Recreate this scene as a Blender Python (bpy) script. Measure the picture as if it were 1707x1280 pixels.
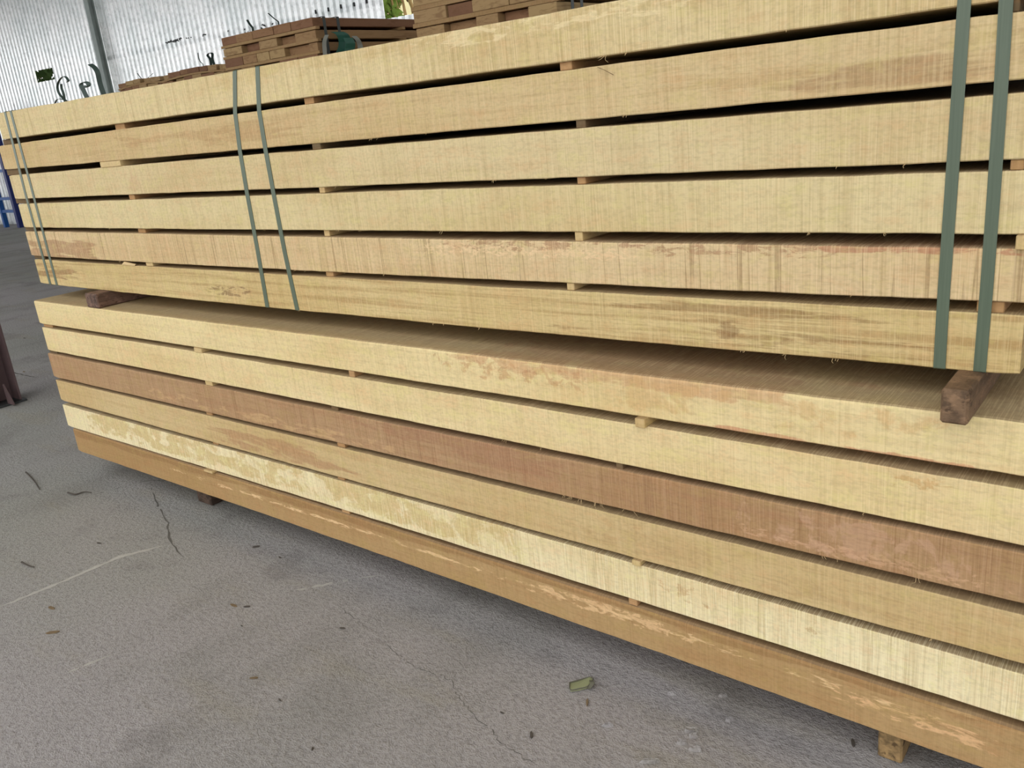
import bpy, bmesh, math, random
from mathutils import Vector, Matrix
random.seed(7)
C = bpy.context.scene.collection
sc = bpy.context.scene
for o in list(bpy.data.objects): bpy.data.objects.remove(o)

# ------------------------------------------------------------------ camera, sky, light, exposure
H = 1.37                                   # eye height; world x along the stack, y into the stack, z up
R = Matrix(((0.782983, 0.61423, -0.098277), (0.114812, -0.297979, -0.947643), (-0.611355, 0.730705, -0.303833)))
F = 1426.99
cam_d = bpy.data.cameras.new('camera'); cam = bpy.data.objects.new('camera', cam_d); C.objects.link(cam)
m3 = Matrix((R[0], -R[1], -R[2])).transposed()
cam.matrix_world = Matrix.Translation((0, 0, H)) @ m3.to_4x4()
cam_d.sensor_width = 36; cam_d.lens = F / 1707 * 36; cam_d.clip_start = 0.05; cam_d.clip_end = 500
sc.camera = cam
w = bpy.data.worlds.new('overcast'); sc.world = w; w.use_nodes = True
bg = w.node_tree.nodes['Background']; bg.inputs[0].default_value = (0.97, 0.985, 1.0, 1); bg.inputs[1].default_value = 1.95
sun_d = bpy.data.lights.new('sun', 'SUN'); sun = bpy.data.objects.new('sun', sun_d); C.objects.link(sun)
sun_d.energy = 0.4; sun_d.angle = math.radians(25); sun_d.color = (1, 0.96, 0.9)
sun.rotation_euler = Vector((-0.2, 0.55, -0.8)).to_track_quat('-Z', 'Y').to_euler()
sc.view_settings.view_transform = 'Standard'; sc.view_settings.look = 'None'
sc.view_settings.gamma = 1; sc.view_settings.use_curve_mapping = False
sc.view_settings.exposure = -0.21

def ray(x, y):
    c = Vector(((x - 853.5) / F, (y - 640) / F, 1))
    return R.transposed() @ c
def at(x, y, Y):                           # pixel to a point on the vertical plane y = Y
    d = ray(x, y); t = Y / d.y
    return Vector((d.x * t, Y, d.z * t + H))
def on_floor(x, y, z=0.0):
    d = ray(x, y); t = (z - H) / d.z
    return Vector((d.x * t, d.y * t, z))

# ------------------------------------------------------------------ helpers
def L(c):                                  # sRGB 0..255 to linear
    return tuple((v / 255 / 12.92 if v / 255 <= .04045 else ((v / 255 + .055) / 1.055) ** 2.4) for v in c) + (1,)

def tag(o, label=None, cat=None, group=None, kind=None):
    if label: o['label'] = label
    if cat: o['category'] = cat
    if group: o['group'] = group
    if kind: o['kind'] = kind
    return o
def obj(name, verts, faces, mat, parent=None, smooth=False):
    me = bpy.data.meshes.new(name); me.from_pydata([tuple(v) for v in verts], [], faces); me.update()
    if mat: me.materials.append(mat)
    if smooth:
        for p in me.polygons: p.use_smooth = True
    o = bpy.data.objects.new(name, me); C.objects.link(o)
    if parent: o.parent = parent; o.matrix_parent_inverse = parent.matrix_world.inverted()
    return o
def empty(name, loc):
    o = bpy.data.objects.new(name, None); C.objects.link(o); o.location = loc
    o.matrix_world = Matrix.Translation(loc); return o
class MB:
    def __init__(s): s.v = []; s.f = []
    def add(s, v, f):
        n = len(s.v); s.v += [Vector(a) for a in v]; s.f += [tuple(i + n for i in q) for q in f]
    def box(s, x0, x1, y0, y1, z0, z1, M=None, b=0):
        if b:
            bm = bmesh.new(); bmesh.ops.create_cube(bm, size=1)
            for v in bm.verts:
                v.co = Vector((x0 + (v.co.x + .5) * (x1 - x0), y0 + (v.co.y + .5) * (y1 - y0), z0 + (v.co.z + .5) * (z1 - z0)))
            bmesh.ops.bevel(bm, geom=bm.edges[:], offset=b, segments=1, affect='EDGES')
            bm.verts.ensure_lookup_table()
            vs = [(M @ v.co if M else v.co.copy()) for v in bm.verts]; fs = [tuple(v.index for v in f.verts) for f in bm.faces]
            bm.free(); s.add(vs, fs); return
        vs = [Vector((x, y, z)) for x in (x0, x1) for y in (y0, y1) for z in (z0, z1)]
        if M: vs = [M @ v for v in vs]
        s.add(vs, [(0, 1, 3, 2), (4, 6, 7, 5), (0, 4, 5, 1), (2, 3, 7, 6), (0, 2, 6, 4), (1, 5, 7, 3)])
    def tube(s, pts, r, n=6, r1=None):
        pts = [Vector(p) for p in pts]; r1 = r if r1 is None else r1
        rings = []
        for i, p in enumerate(pts):
            t = (pts[min(i + 1, len(pts) - 1)] - pts[max(i - 1, 0)]).normalized()
            a = t.orthogonal().normalized() if i == 0 else (a - t * a.dot(t)).normalized()
            b = t.cross(a); rr = r + (r1 - r) * i / (len(pts) - 1)
            rings.append([p + (a * math.cos(2 * math.pi * k / n) + b * math.sin(2 * math.pi * k / n)) * rr for k in range(n)])
        v = [q for g in rings for q in g]; f = []
        for i in range(len(pts) - 1):
            for k in range(n): f.append((i * n + k, i * n + (k + 1) % n, (i + 1) * n + (k + 1) % n, (i + 1) * n + k))
        f.append(tuple(range(n))[::-1]); f.append(tuple((len(pts) - 1) * n + k for k in range(n)))
        s.add(v, f)
    def ribbon(s, pts, wv, th, closed=False):   # flat band: path, width vector(s), thickness
        pts = [Vector(p) for p in pts]; n = len(pts); v = []; f = []
        for i, p in enumerate(pts):
            a = pts[(i - 1) % n] if (closed or i > 0) else p
            b = pts[(i + 1) % n] if (closed or i < n - 1) else p
            W = Vector(wv[i]) if isinstance(wv, list) else Vector(wv)
            t = (b - a).normalized(); nn = t.cross(W).normalized() * th / 2
            v += [p - W / 2 - nn, p + W / 2 - nn, p + W / 2 + nn, p - W / 2 + nn]
        for i in range(n if closed else n - 1):
            j = (i + 1) % n
            for k in range(4): f.append((4 * i + k, 4 * i + (k + 1) % 4, 4 * j + (k + 1) % 4, 4 * j + k))
        if not closed: f += [(3, 2, 1, 0), (4 * n - 4, 4 * n - 3, 4 * n - 2, 4 * n - 1)]
        s.add(v, f)
    def build(s, name, mat, parent=None, smooth=False):
        o = obj(name, s.v, s.f, mat, parent, smooth)
        bm = bmesh.new(); bm.from_mesh(o.data); bmesh.ops.recalc_face_normals(bm, faces=bm.faces[:]); bm.to_mesh(o.data); bm.free()
        return o
def spline(pts, n=6):
    pts = [Vector(p) for p in pts]; out = []
    for i in range(len(pts) - 1):
        p0 = pts[max(i - 1, 0)]; p1 = pts[i]; p2 = pts[i + 1]; p3 = pts[min(i + 2, len(pts) - 1)]
        for k in range(n):
            t = k / n
            out.append(.5 * ((2 * p1) + (p2 - p0) * t + (2 * p0 - 5 * p1 + 4 * p2 - p3) * t * t + (3 * p1 - p0 - 3 * p2 + p3) * t ** 3))
    return out + [pts[-1]]

# ------------------------------------------------------------------ node helpers
class NT:
    def __init__(s, name, rough=.8):
        s.m = bpy.data.materials.new(name); s.m.use_nodes = True; s.t = s.m.node_tree
        s.b = s.t.nodes['Principled BSDF']; s.b.inputs['Roughness'].default_value = rough
        s.b.inputs['Specular IOR Level'].default_value = .25
        s.tc = s.t.nodes.new('ShaderNodeTexCoord').outputs['Object']
        sp = s.t.nodes.new('ShaderNodeSeparateXYZ'); s.t.links.new(s.tc, sp.inputs[0]); s.X, s.Y, s.Z = sp.outputs
    def set(s, sock, v):
        if isinstance(v, (int, float)): sock.default_value = v
        elif isinstance(v, tuple): sock.default_value = v
        else: s.t.links.new(v, sock)
    def math(s, op, a, b=None, c=None, clamp=False):
        n = s.t.nodes.new('ShaderNodeMath'); n.operation = op; n.use_clamp = clamp
        s.set(n.inputs[0], a)
        if b is not None: s.set(n.inputs[1], b)
        if c is not None: s.set(n.inputs[2], c)
        return n.outputs[0]
    def mapr(s, v, a, b, c=0., d=1.):
        n = s.t.nodes.new('ShaderNodeMapRange'); n.interpolation_type = 'SMOOTHSTEP'; s.set(n.inputs[0], v)
        for i, q in enumerate((a, b, c, d)): n.inputs[1 + i].default_value = q
        return n.outputs[0]
    def noise(s, scale=(1, 1, 1), off=0, detail=3, rough=.55, sc=1.0, dist=0.):
        mp = s.t.nodes.new('ShaderNodeMapping'); s.t.links.new(s.tc, mp.inputs[0])
        mp.inputs['Scale'].default_value = scale; mp.inputs['Location'].default_value = (off * 3.7, off * 1.3, off * 7.1)
        n = s.t.nodes.new('ShaderNodeTexNoise'); s.t.links.new(mp.outputs[0], n.inputs['Vector'])
        n.inputs['Scale'].default_value = sc; n.inputs['Detail'].default_value = detail
        n.inputs['Roughness'].default_value = rough; n.inputs['Distortion'].default_value = dist
        return n.outputs[0]
    def mix(s, f, a, b, mode='MIX'):
        n = s.t.nodes.new('ShaderNodeMix'); n.data_type = 'RGBA'; n.blend_type = mode
        s.set(n.inputs[0], f); s.set(n.inputs[6], a); s.set(n.inputs[7], b); return n.outputs[2]
    def out(s, col, bump=None, dist=.002, strength=.5):
        s.set(s.b.inputs['Base Color'], col)
        if bump is not None:
            n = s.t.nodes.new('ShaderNodeBump'); n.inputs['Distance'].default_value = dist; n.inputs['Strength'].default_value = strength
            s.set(n.inputs['Height'], bump); s.t.links.new(n.outputs[0], s.b.inputs['Normal'])
        return s.m

def plain(name, c, rough=.6, metal=0., var=.12, sc=8):
    n = NT(name, rough); n.b.inputs['Metallic'].default_value = metal
    f = n.noise(sc=sc, detail=5)
    return n.out(n.mix(f, L([v * (1 - var) for v in c]), L([min(255, v * (1 + var)) for v in c])), f, .002, .3)

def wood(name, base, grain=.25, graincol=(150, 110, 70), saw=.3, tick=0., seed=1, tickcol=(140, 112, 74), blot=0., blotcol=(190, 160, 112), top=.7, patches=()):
    """rough sawn face: saw marks run across the slab, grain along it, stains in places"""
    n = NT(name, .85)
    B = L(base)
    s1 = n.noise((260, 6, 5), seed, 2)                       # fine saw marks
    s2 = n.noise((55, 2, 1.5), seed + 3, 3, .6)              # broad saw bands
    g1 = n.noise((1.6, 30, 60), seed + 5, 5, .6, dist=.4)    # grain
    big = n.noise((1.2, 3, 4), seed + 8, 3)
    fine = n.noise((90, 90, 160), seed + 11, 2)
    col = n.mix(n.mapr(big, .35, .7), B, L([base[0] * .95, base[1] * .92, base[2] * .87]))
    col = n.mix(n.math('MULTIPLY', n.mapr(g1, .46, .66), grain), col, L(graincol))
    col = n.mix(n.math('MULTIPLY', n.mapr(s1, .45, .75), saw * .8), col, L([base[0] * .72, base[1] * .68, base[2] * .58]))
    col = n.mix(n.math('MULTIPLY', n.mapr(s2, .5, .72), saw * .7), col, L([base[0] * .78, base[1] * .73, base[2] * .64]))
    col = n.mix(n.math('MULTIPLY', n.mapr(s2, .5, .3), saw * .4), col, L([min(255, base[0] * 1.08), min(255, base[1] * 1.08), min(255, base[2] * 1.1)]))
    if tick:
        tn = n.noise((26, .6, .5), seed + 21, 2, .5)
        ln = n.math('SUBTRACT', 1., n.mapr(n.math('ABSOLUTE', n.math('SUBTRACT', tn, .5)), .003, .014))
        col = n.mix(n.math('MULTIPLY', ln, tick), col, L(tickcol))
    if blot:
        bn = n.noise((7, 12, 22), seed + 31, 6, .65, dist=.6)
        col = n.mix(n.math('MULTIPLY', n.mapr(bn, .53, .58), blot), col, L(blotcol))
    # patches: (colour, x0, x1, z0, z1, softness x, softness z, noise scales, threshold, amount)
    for i, (pc, x0, x1, z0, z1, sx, sz, ns, th, am) in enumerate(patches):
        mx = n.math('MULTIPLY', n.mapr(n.X, x0 - sx, x0 + sx), n.mapr(n.X, x1 - sx, x1 + sx, 1., 0.))
        mz = n.math('MULTIPLY', n.mapr(n.Z, z0 - sz, z0 + sz), n.mapr(n.Z, z1 - sz, z1 + sz, 1., 0.))
        mk = n.math('MULTIPLY', mx, mz)
        nn = n.noise(ns, seed + 40 + i * 5, 6, .65, dist=.5)
        k = n.mapr(n.math('ADD', nn, n.math('MULTIPLY', n.math('SUBTRACT', mk, 1.), .35)), th - .035, th + .06)
        col = n.mix(n.math('MULTIPLY', k, min(1, am * 1.15)), col, L(pc))
    hm = n.noise((14, 14, 30), seed + 13, 6, .7)
    col = n.mix(n.math('MULTIPLY', n.mapr(hm, .5, .68), .30), col, L([base[0], base[1] * .88, base[2] * .84]))
    col = n.mix(n.math('MULTIPLY', n.mapr(hm, .5, .34), .35), col, L([base[0] * .97, base[1] * 1.0, base[2] * .86]))
    g2 = n.noise((9, 30, 190), seed + 15, 3, .6)
    col = n.mix(n.math('MULTIPLY', n.mapr(g2, .5, .72), grain * .7 + .12), col, L([base[0] * .82, base[1] * .77, base[2] * .68]))
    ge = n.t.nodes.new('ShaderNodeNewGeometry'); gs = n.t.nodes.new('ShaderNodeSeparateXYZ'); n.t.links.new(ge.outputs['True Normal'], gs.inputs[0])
    col = n.mix(n.math('MULTIPLY', n.mapr(gs.outputs[2], .5, .9), top), col, L((142, 120, 92)))      # dusty grey-brown upward faces, with shade of the gaps painted into the colour
    s3 = n.noise((420, 9, 7), seed + 17, 1)
    col = n.mix(n.math('MULTIPLY', n.mapr(s3, .5, .62), saw * .8), col, L([min(255, base[0] * 1.09), min(255, base[1] * 1.09), min(255, base[2] * 1.14)]))
    fz = n.mapr(fine, .3, .7, .90, 1.07)
    col = n.mix(1., col, n.mix(fz, (0, 0, 0, 1), (1, 1, 1, 1)), 'MULTIPLY')
    h = n.math('ADD', n.math('MULTIPLY', s1, .6), n.math('ADD', n.math('MULTIPLY', s2, .7), n.math('MULTIPLY', fine, .4)))
    return n.out(col, h, .0025, .45)

# ------------------------------------------------------------------ setting: floor, walls, roof
def floor_mat():
    n = NT('worn_concrete', .8)
    a = n.noise(sc=.55, detail=4, off=2); b = n.noise((3, 1.2, 1), 4, 5); c = n.noise(sc=70, detail=4, rough=.7); d = n.noise(sc=260, detail=2)
    e = n.noise((1.4, 5, 1), 9, 5, .6)
    col = n.mix(n.mapr(a, .35, .65), L((157, 156, 150)), L((168, 163, 162)))
    col = n.mix(n.math('MULTIPLY', n.mapr(b, .48, .72), .5), col, L((132, 130, 124)))
    col = n.mix(n.math('MULTIPLY', n.mapr(e, .54, .66), .35), col, L((157, 151, 134)))
    col = n.mix(n.math('MULTIPLY', n.mapr(n.noise(sc=2.3, off=6, detail=6, rough=.65), .54, .66), .4), col, L((120, 116, 113)))
    sp = n.mapr(c, .3, .72, .76, 1.16)
    col = n.mix(1., col, n.mix(sp, (0, 0, 0, 1), (1, 1, 1, 1)), 'MULTIPLY')
    col = n.mix(n.math('MULTIPLY', n.mapr(d, .66, .74), .5), col, L((90, 85, 82)))
    h = n.math('ADD', n.math('MULTIPLY', c, 1.), n.math('ADD', n.math('MULTIPLY', d, .35), n.math('MULTIPLY', b, .8)))
    return n.out(col, h, .009, .9)
M_floor = floor_mat()
mb = MB(); mb.box(-32, 12, -16, 34, -.2, 0)
floor = tag(mb.build('floor', M_floor), 'grey worn concrete floor of the shed', kind='structure')

WA = math.radians(5); WD = Vector((math.cos(WA), math.sin(WA), 0)); WN = Vector((-math.sin(WA), math.cos(WA), 0)); WO = Vector((-21.9, 8.3, 0))
def wall_u(x, y, h=None):                  # pixel to (u, z) on the rear wall
    d = ray(x, y); c = WN.dot(WO); t = c / (WN.x * d.x + WN.y * d.y); p = d * t
    return (Vector((p.x, p.y, 0)) - WO).dot(WD), p.z + H
def sheet_mat(name, c1, c2, trans=.35):
    n = NT(name, .3); n.b.inputs['Metallic'].default_value = .92; n.b.inputs['Specular IOR Level'].default_value = .5
    f = n.noise(sc=1.6, detail=7, rough=.75); g = n.noise(sc=14, detail=4)
    col = n.mix(n.mapr(f, .35, .65), L(c1), L(c2)); col = n.mix(n.math('MULTIPLY', n.mapr(g, .5, .62), .35), col, L([v * .82 for v in c1]))
    n.out(col)
    tr = n.t.nodes.new('ShaderNodeBsdfTranslucent'); n.set(tr.inputs[0], col)
    mx = n.t.nodes.new('ShaderNodeMixShader'); mx.inputs[0].default_value = trans
    n.t.links.new(n.b.outputs[0], mx.inputs[1]); n.t.links.new(tr.outputs[0], mx.inputs[2])
    n.t.links.new(mx.outputs[0], n.t.nodes['Material Output'].inputs[0]); return n.m
M_sheet_up = sheet_mat('weathered_sheet', (236, 240, 240), (255, 255, 255), .25)
M_sheet_lo = sheet_mat('white_sheet', (238, 241, 241), (255, 255, 255), .40)
M_girt = plain('grey_steel', (112, 122, 120), .5)
M_dark_steel = plain('dark_steel', (60, 62, 62), .5)

PITCH = .126
def corr(u0, u1, ranges, off=0.):
    mb = MB(); n = max(2, int(round((u1 - u0) / PITCH * 16)))
    for z0, z1, ua, ub in ranges:
        v = []; f = []; us = [u for u in (u0 + (u1 - u0) * i / n for i in range(n + 1)) if ua - 1e-6 <= u <= ub + 1e-6]
        for u in us:
            ph = (u / PITCH) % 1.0
            dd = .050 * (1 if ph < .50 else (1 - (ph - .50) / .16 if ph < .66 else (0 if ph < .84 else (ph - .84) / .16)))
            p = WO + WD * u - WN * (dd + off)
            v += [Vector((p.x, p.y, z0)), Vector((p.x, p.y, z1))]
        for i in range(len(us) - 1): f.append((2 * i, 2 * i + 2, 2 * i + 3, 2 * i + 1))
        mb.add(v, f)
    return mb
u_end, _ = wall_u(640, 2)
hu0, hz1 = wall_u(60, 117); hu1, hz0 = wall_u(94, 134); 
hu0 = wall_u(62, 126)[0]; hu1 = wall_u(93, 123)[0]; hz0 = wall_u(80, 135)[1]; hz1 = wall_u(75, 115.5)[1]
split = H + 1.67
ROOF = 5.0
mb = MB()                                  # girts behind the sheets carry the wall
for z in (0.08, 1.1, 4.8):
    a = WO - WD * 7 + WN * .05; Mg = Matrix.Translation(a) @ Matrix.Rotation(WA, 4, 'Z')
    mb.box(0, (u_end + 7 - .03) if z > 2.5 else 25, 0, .06, z - .04, z + .04, Mg)
wall = tag(mb.build('wall_back', M_girt), 'rear wall of pale corrugated steel sheets', kind='structure')
SW = PITCH * 7
u = -7.0; k = 0; u_post = wall_u(178, 66)[0]
while u < u_end + 9:
    ub = u + SW
    if u < u_end - .05:
        ub = min(ub, u_end)
        if ub < u_post + .3:
            rg = [(0.02, ROOF, u, ub)]
            if u < hu1 and ub > hu0:
                a = max(u, hu0); b = min(ub, hu1)
                rg = [(0.02, hz0, u, ub), (hz1, ROOF, u, ub)]
                if a > u: rg.append((hz0, hz1, u, a))
                if b < ub: rg.append((hz0, hz1, b, ub))
            corr(u, ub, rg, .002 * (k % 2)).build('corrugated_sheet', M_sheet_up, wall)
        else:
            corr(u, ub, [(0.02, split, u, ub)], .0).build('corrugated_sheet', M_sheet_lo, wall)
            corr(u, ub, [(split - .08, ROOF, u, ub)], .006).build('corrugated_sheet', M_sheet_up, wall)
    else:
        zt = H + 1.41 + random.uniform(-.04, .04)
        for q in range(7):
            zt2 = zt + (.03 if q % 2 else 0) + random.uniform(-.015, .015)
            pass
        corr(u, ub, [(0.02, zt, u, ub)], .0).build('corrugated_sheet', M_sheet_lo, wall)
    u = ub; k += 1
for px, py in [(531, 20), (552, 16), (573, 11), (595, 7.5), (616, 2.5)]:     # dark bolts
    uu, zz = wall_u(px, py); p = WO + WD * uu - WN * .06
    mb = MB(); Mb = Matrix.Translation((p.x, p.y, zz)) @ Matrix.Rotation(WA, 4, 'Z')
    mb.box(-.014, .014, -.012, .012, -.028, .028, Mb, .006); mb.build('bolt', M_dark_steel, wall)
mb = MB()
for i in range(34):
    px = random.choice((random.uniform(281, 306), random.uniform(281, 306), random.uniform(306, 352), random.uniform(375, 470)))
    py = 70 - (px - 282) * .203 + random.uniform(-1.5, 2.5) + (4 if px > 372 else 0)
    uu, zz = wall_u(px, py); p = WO + WD * uu - WN * .058; a = random.uniform(-.6, .6); l = random.uniform(.008, .03)
    mb.box(-l, l, -.004, .004, -.008, .008, Matrix.Translation((p.x, p.y, zz)) @ Matrix.Rotation(WA, 4, 'Z') @ Matrix.Rotation(a, 4, 'Y'))
o = mb.build('torn_foil', M_dark_steel, wall); o['kind'] = 'stuff'
# grey column in front of the rear wall
M_post = plain('grey_painted_steel', (166, 176, 172), .45)
def post(u0, w_, name, lab):
    t = empty(name, WO + WD * u0 - WN * .15)
    mb = MB(); Mb = Matrix.Translation(WO + WD * u0 - WN * .24) @ Matrix.Rotation(WA, 4, 'Z')
    mb.box(-w_ / 2, w_ / 2, 0, .012, 0, ROOF, Mb); mb.box(-w_ / 2, w_ / 2, .11, .122, 0, ROOF, Mb); mb.box(-.006, .006, .012, .11, 0, ROOF, Mb)
    mb.build('flange', M_post, t)
    mb = MB(); mb.tube([Mb @ Vector((-w_ / 2 - .05, .1, 0)), Mb @ Vector((-w_ / 2 - .05, .1, ROOF))], .018, 8); mb.build('downpipe', M_post, t, True)
    tag(t, lab, 'column', kind='structure')
post(wall_u(177, 66)[0], .12, 'trim_1', 'grey steel column standing against the pale corrugated rear wall')
# roof
mb = MB(); mb.box(-30, 9, -0.7, 9.9, ROOF + .02, ROOF + .08)
M_roof = plain('roof_sheet', (150, 154, 152), .6)
tag(mb.build('ceiling', M_roof), 'shed roof above the stacks', kind='structure')
# right-hand side wall far off frame keeps the back of the shed dim
M_side = plain('side_sheet', (120, 118, 112), .8)
mb = MB(); mb.box(8.6, 8.7, -1, 10, 0, ROOF); tag(mb.build('wall_right', M_side), 'side wall of the shed', kind='structure')

# ------------------------------------------------------------------ floor marks: chalk lines and cracks lie in the floor
M_chalk = plain('worn_white_line', (176, 173, 167), .9, sc=40)
M_crack = plain('crack_dirt', (98, 95, 90), .95)
def floor_strip(name, pts, w0, mat, jit=0., step=.02, gap=0.):
    P = [on_floor(*p) for p in pts]; line = []
    for i in range(len(P) - 1):
        n = max(1, int((P[i + 1] - P[i]).length / step))
        line += [P[i].lerp(P[i + 1], k / n) for k in range(n)]
    line.append(P[-1]); v = []; f = []
    for i, p in enumerate(line):
        t = (line[min(i + 1, len(line) - 1)] - line[max(i - 1, 0)]).normalized(); s = Vector((-t.y, t.x, 0))
        c = p + s * random.uniform(-jit, jit); e = min(1, i / 4, (len(line) - 1 - i) / 4)
        ww = w0 * random.uniform(.35, 1.2) * (.15 + .85 * e)
        v += [c + s * ww / 2 + Vector((0, 0, .0006)), c - s * ww / 2 + Vector((0, 0, .0006))]
    for i in range(len(line) - 1):
        if random.random() >= gap: f.append((2 * i, 2 * i + 1, 2 * i + 3, 2 * i + 2))
    return obj(name, v, f, mat, floor)
floor_strip('chalk_line', [(0, 1012), (110, 967), (200, 928), (280, 908)], .02, M_chalk, .002, .02)
floor_strip('chalk_line', [(112, 1122), (150, 1106), (186, 1092)], .02, M_chalk, .003, .015, .1)
floor_strip('chalk_line', [(470, 987), (520, 979), (580, 967), (640, 958)], .014, M_chalk, .004, .015, .35)
floor_strip('crack', [(252, 812), (262, 840), (280, 872), (284, 902), (306, 930)], .008, M_crack, .004, .03, .1)
floor_strip('crack', [(640, 1070), (664, 1092), (690, 1112), (752, 1133), (764, 1160), (795, 1198), (818, 1212), (833, 1236), (872, 1262), (900, 1280)], .0022, M_crack, .004, .008, .12)
floor_strip('crack', [(752, 1133), (762, 1120)], .002, M_crack, .003, .008)
floor_strip('crack', [(6, 616), (35, 624), (62, 630)], .012, M_crack, .004, .02)
floor_strip('crack', [(560, 1008), (590, 1030), (612, 1048)], .0022, M_crack, .004, .01, .1)
floor_strip('crack', [(130, 832), (240, 802), (300, 800)], .004, M_crack, .006, .02, .35)
# broken edges of the worn screed near the right bottom
M_flake = plain('screed_flake', (150, 144, 142), .9, sc=60)
def flake(px, py, s, asp=2.2, rot=.6):
    p = on_floor(px, py); n = 11; v = [Vector((0, 0, .006))]; ca, sa = math.cos(rot), math.sin(rot)
    for ring, (rr, z) in enumerate(((.7, .005), (1., 0.0002))):
        for k in range(n):
            a = 2 * math.pi * k / n; q = rr * s * random.uniform(.7, 1.15)
            x, y = q * math.cos(a), q * math.sin(a) / asp; v.append(Vector((x * ca - y * sa, x * sa + y * ca, z + (random.uniform(0, .002) if ring == 0 else 0))))
    f = [(0, 1 + k, 1 + (k + 1) % n) for k in range(n)] + [(1 + k, 1 + n + k, 1 + n + (k + 1) % n, 1 + (k + 1) % n) for k in range(n)]
    v[0].z = .002
    return obj('screed_flake', [p + Vector((q.x, q.y, q.z * 1.3)) for q in v], f, M_floor, floor)
for a in [(1152, 1218, .022), (1136, 1239, .015), (1160, 1250, .016), (1084, 1270, .024, 4), (1014, 1210, .016, 3), (1217, 1201, .012), (1156, 1228, .012), (1205, 1161, .012, 3), (1120, 1157, .012)]: flake(*a)

# ------------------------------------------------------------------ the main stack
UY, LY = 1.555, 1.5; DEPTH = 1.1
E = {'U1t': [(0, 188), (193, 154), (426, 112), (640, 70.5), (750, 53.4), (1030, 0)],
'U1b': [(4, 233), (435, 172.6), (860, 114), (1285, 54.5), (1670, 1)], 'U2t': [(0, 243), (430, 184.7), (860, 128.5), (1280, 71.3), (1707, 18.8)],
'U2b': [(9, 283), (430, 247.4), (860, 209.5), (1285, 170.5), (1707, 131.8)], 'U3t': [(13, 293), (430, 257), (860, 222.7), (1285, 189), (1707, 153.8)],
'U3b': [(23, 332), (430, 315.7), (860, 300), (1285, 282), (1707, 265.6)], 'U4t': [(30, 340), (430, 325.5), (860, 312), (1285, 295.8), (1680, 285)],
'U4b': [(39, 379), (430, 383), (860, 386.1), (1285, 388), (1707, 390.6)], 'U5t': [(41, 385), (430, 393), (860, 400), (1285, 407), (1707, 415)],
'U5b': [(49, 426), (430, 446.7), (860, 469), (1285, 487.5), (1707, 504.4)], 'U6t': [(57, 432), (430, 454), (860, 480.5), (1285, 504), (1650, 521)],
'U6b': [(64, 471.5), (430, 511.5), (955, 559), (1285, 588), (1700, 627)], 'L1t': [(55, 501), (430, 545.5), (730, 584.5), (1280, 652), (1664, 697)],
'L1b': [(67, 539), (430, 596), (860, 659), (1285, 729), (1707, 795)], 'L2t': [(70.6, 545), (430, 604.7), (860, 670.7), (1285, 747), (1707, 816)],
'L2b': [(77, 583), (430, 652.6), (860, 737), (1285, 825), (1707, 910)], 'L3t': [(80, 588), (430, 661.5), (860, 744.5), (1285, 838), (1707, 921)],
'L3b': [(89, 628), (430, 707), (860, 807), (1285, 908), (1707, 1006)], 'L4t': [(93, 633), (430, 713), (860, 816), (1285, 922), (1707, 1024.6)],
'L4b': [(99.5, 666), (430, 759), (860, 875), (1285, 993), (1707, 1107.6)], 'L5t': [(104, 674), (430, 763.4), (860, 882), (1280, 1003), (1707, 1124)],
'L5b': [(112, 710), (412, 800), (860, 939.5), (1280, 1070), (1707, 1202.6)], 'L6t': [(121, 714), (412, 804), (860, 948), (1280, 1083), (1707, 1218)],
'L6b': [(128, 751), (277.5, 800), (640, 927.5), (734, 960), (1280, 1151.5), (1635, 1280)]}
def plane(n): return UY if n[0] == 'U' else LY
EZ = {}
for n, pts in E.items():
    P = [at(x, y, plane(n)) for x, y in pts]
    # least squares parabola z(x), keeps slabs gently bowed
    xs = [p.x for p in P]; zs = [p.z for p in P]; x0 = sum(xs) / len(xs)
    deg = 2 if len(P) > 4 else 1
    A = [[(x - x0) ** k for k in range(deg + 1)] for x in xs]
    N = [[sum(a[i] * a[j] for a in A) for j in range(deg + 1)] for i in range(deg + 1)]
    b = [sum(a[i] * z for a, z in zip(A, zs)) for i in range(deg + 1)]
    for i in range(deg + 1):
        for j in range(i + 1, deg + 1):
            q = N[j][i] / N[i][i]
            for k in range(deg + 1): N[j][k] -= q * N[i][k]
            b[j] -= q * b[i]
    c = [0] * (deg + 1)
    for i in reversed(range(deg + 1)): c[i] = (b[i] - sum(N[i][k] * c[k] for k in range(i + 1, deg + 1))) / N[i][i]
    EZ[n] = (lambda x, c=tuple(c), x0=x0: sum(v * (x - x0) ** k for k, v in enumerate(c)))
XL = {'U1': at(-8, 190, UY).x, 'U2': at(7, 283, UY).x, 'U3': at(19, 312, UY).x, 'U4': at(34, 360, UY).x, 'U5': at(46, 405, UY).x, 'U6': at(61, 450, UY).x,
      'L1': at(60, 520, LY).x, 'L2': at(74, 564, LY).x, 'L3': at(84, 609, LY).x, 'L4': at(96.5, 650, LY).x, 'L5': at(108, 692, LY).x, 'L6': at(125, 732, LY).x}
XR = {'U1': -.165, 'U2': -.17, 'U3': -.16, 'U4': -.14, 'U5': -.15, 'U6': at(1703, 580, UY).x, 'L1': -.09, 'L2': -.07, 'L3': -.05, 'L4': -.08, 'L5': -.04, 'L6': -.03}
def PX(x, y, u): p = at(x, y, UY if u else LY); return p.x, p.z
def patch(c, xa, ya, xb, yb, u, sx=.15, sz=.01, ns=(20, 20, 50), th=.45, am=.6):
    a = PX(xa, ya, u); b = PX(xb, yb, u)
    return (c, min(a[0], b[0]), max(a[0], b[0]), min(a[1], b[1]), max(a[1], b[1]), sx, sz, ns, th, am)
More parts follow.
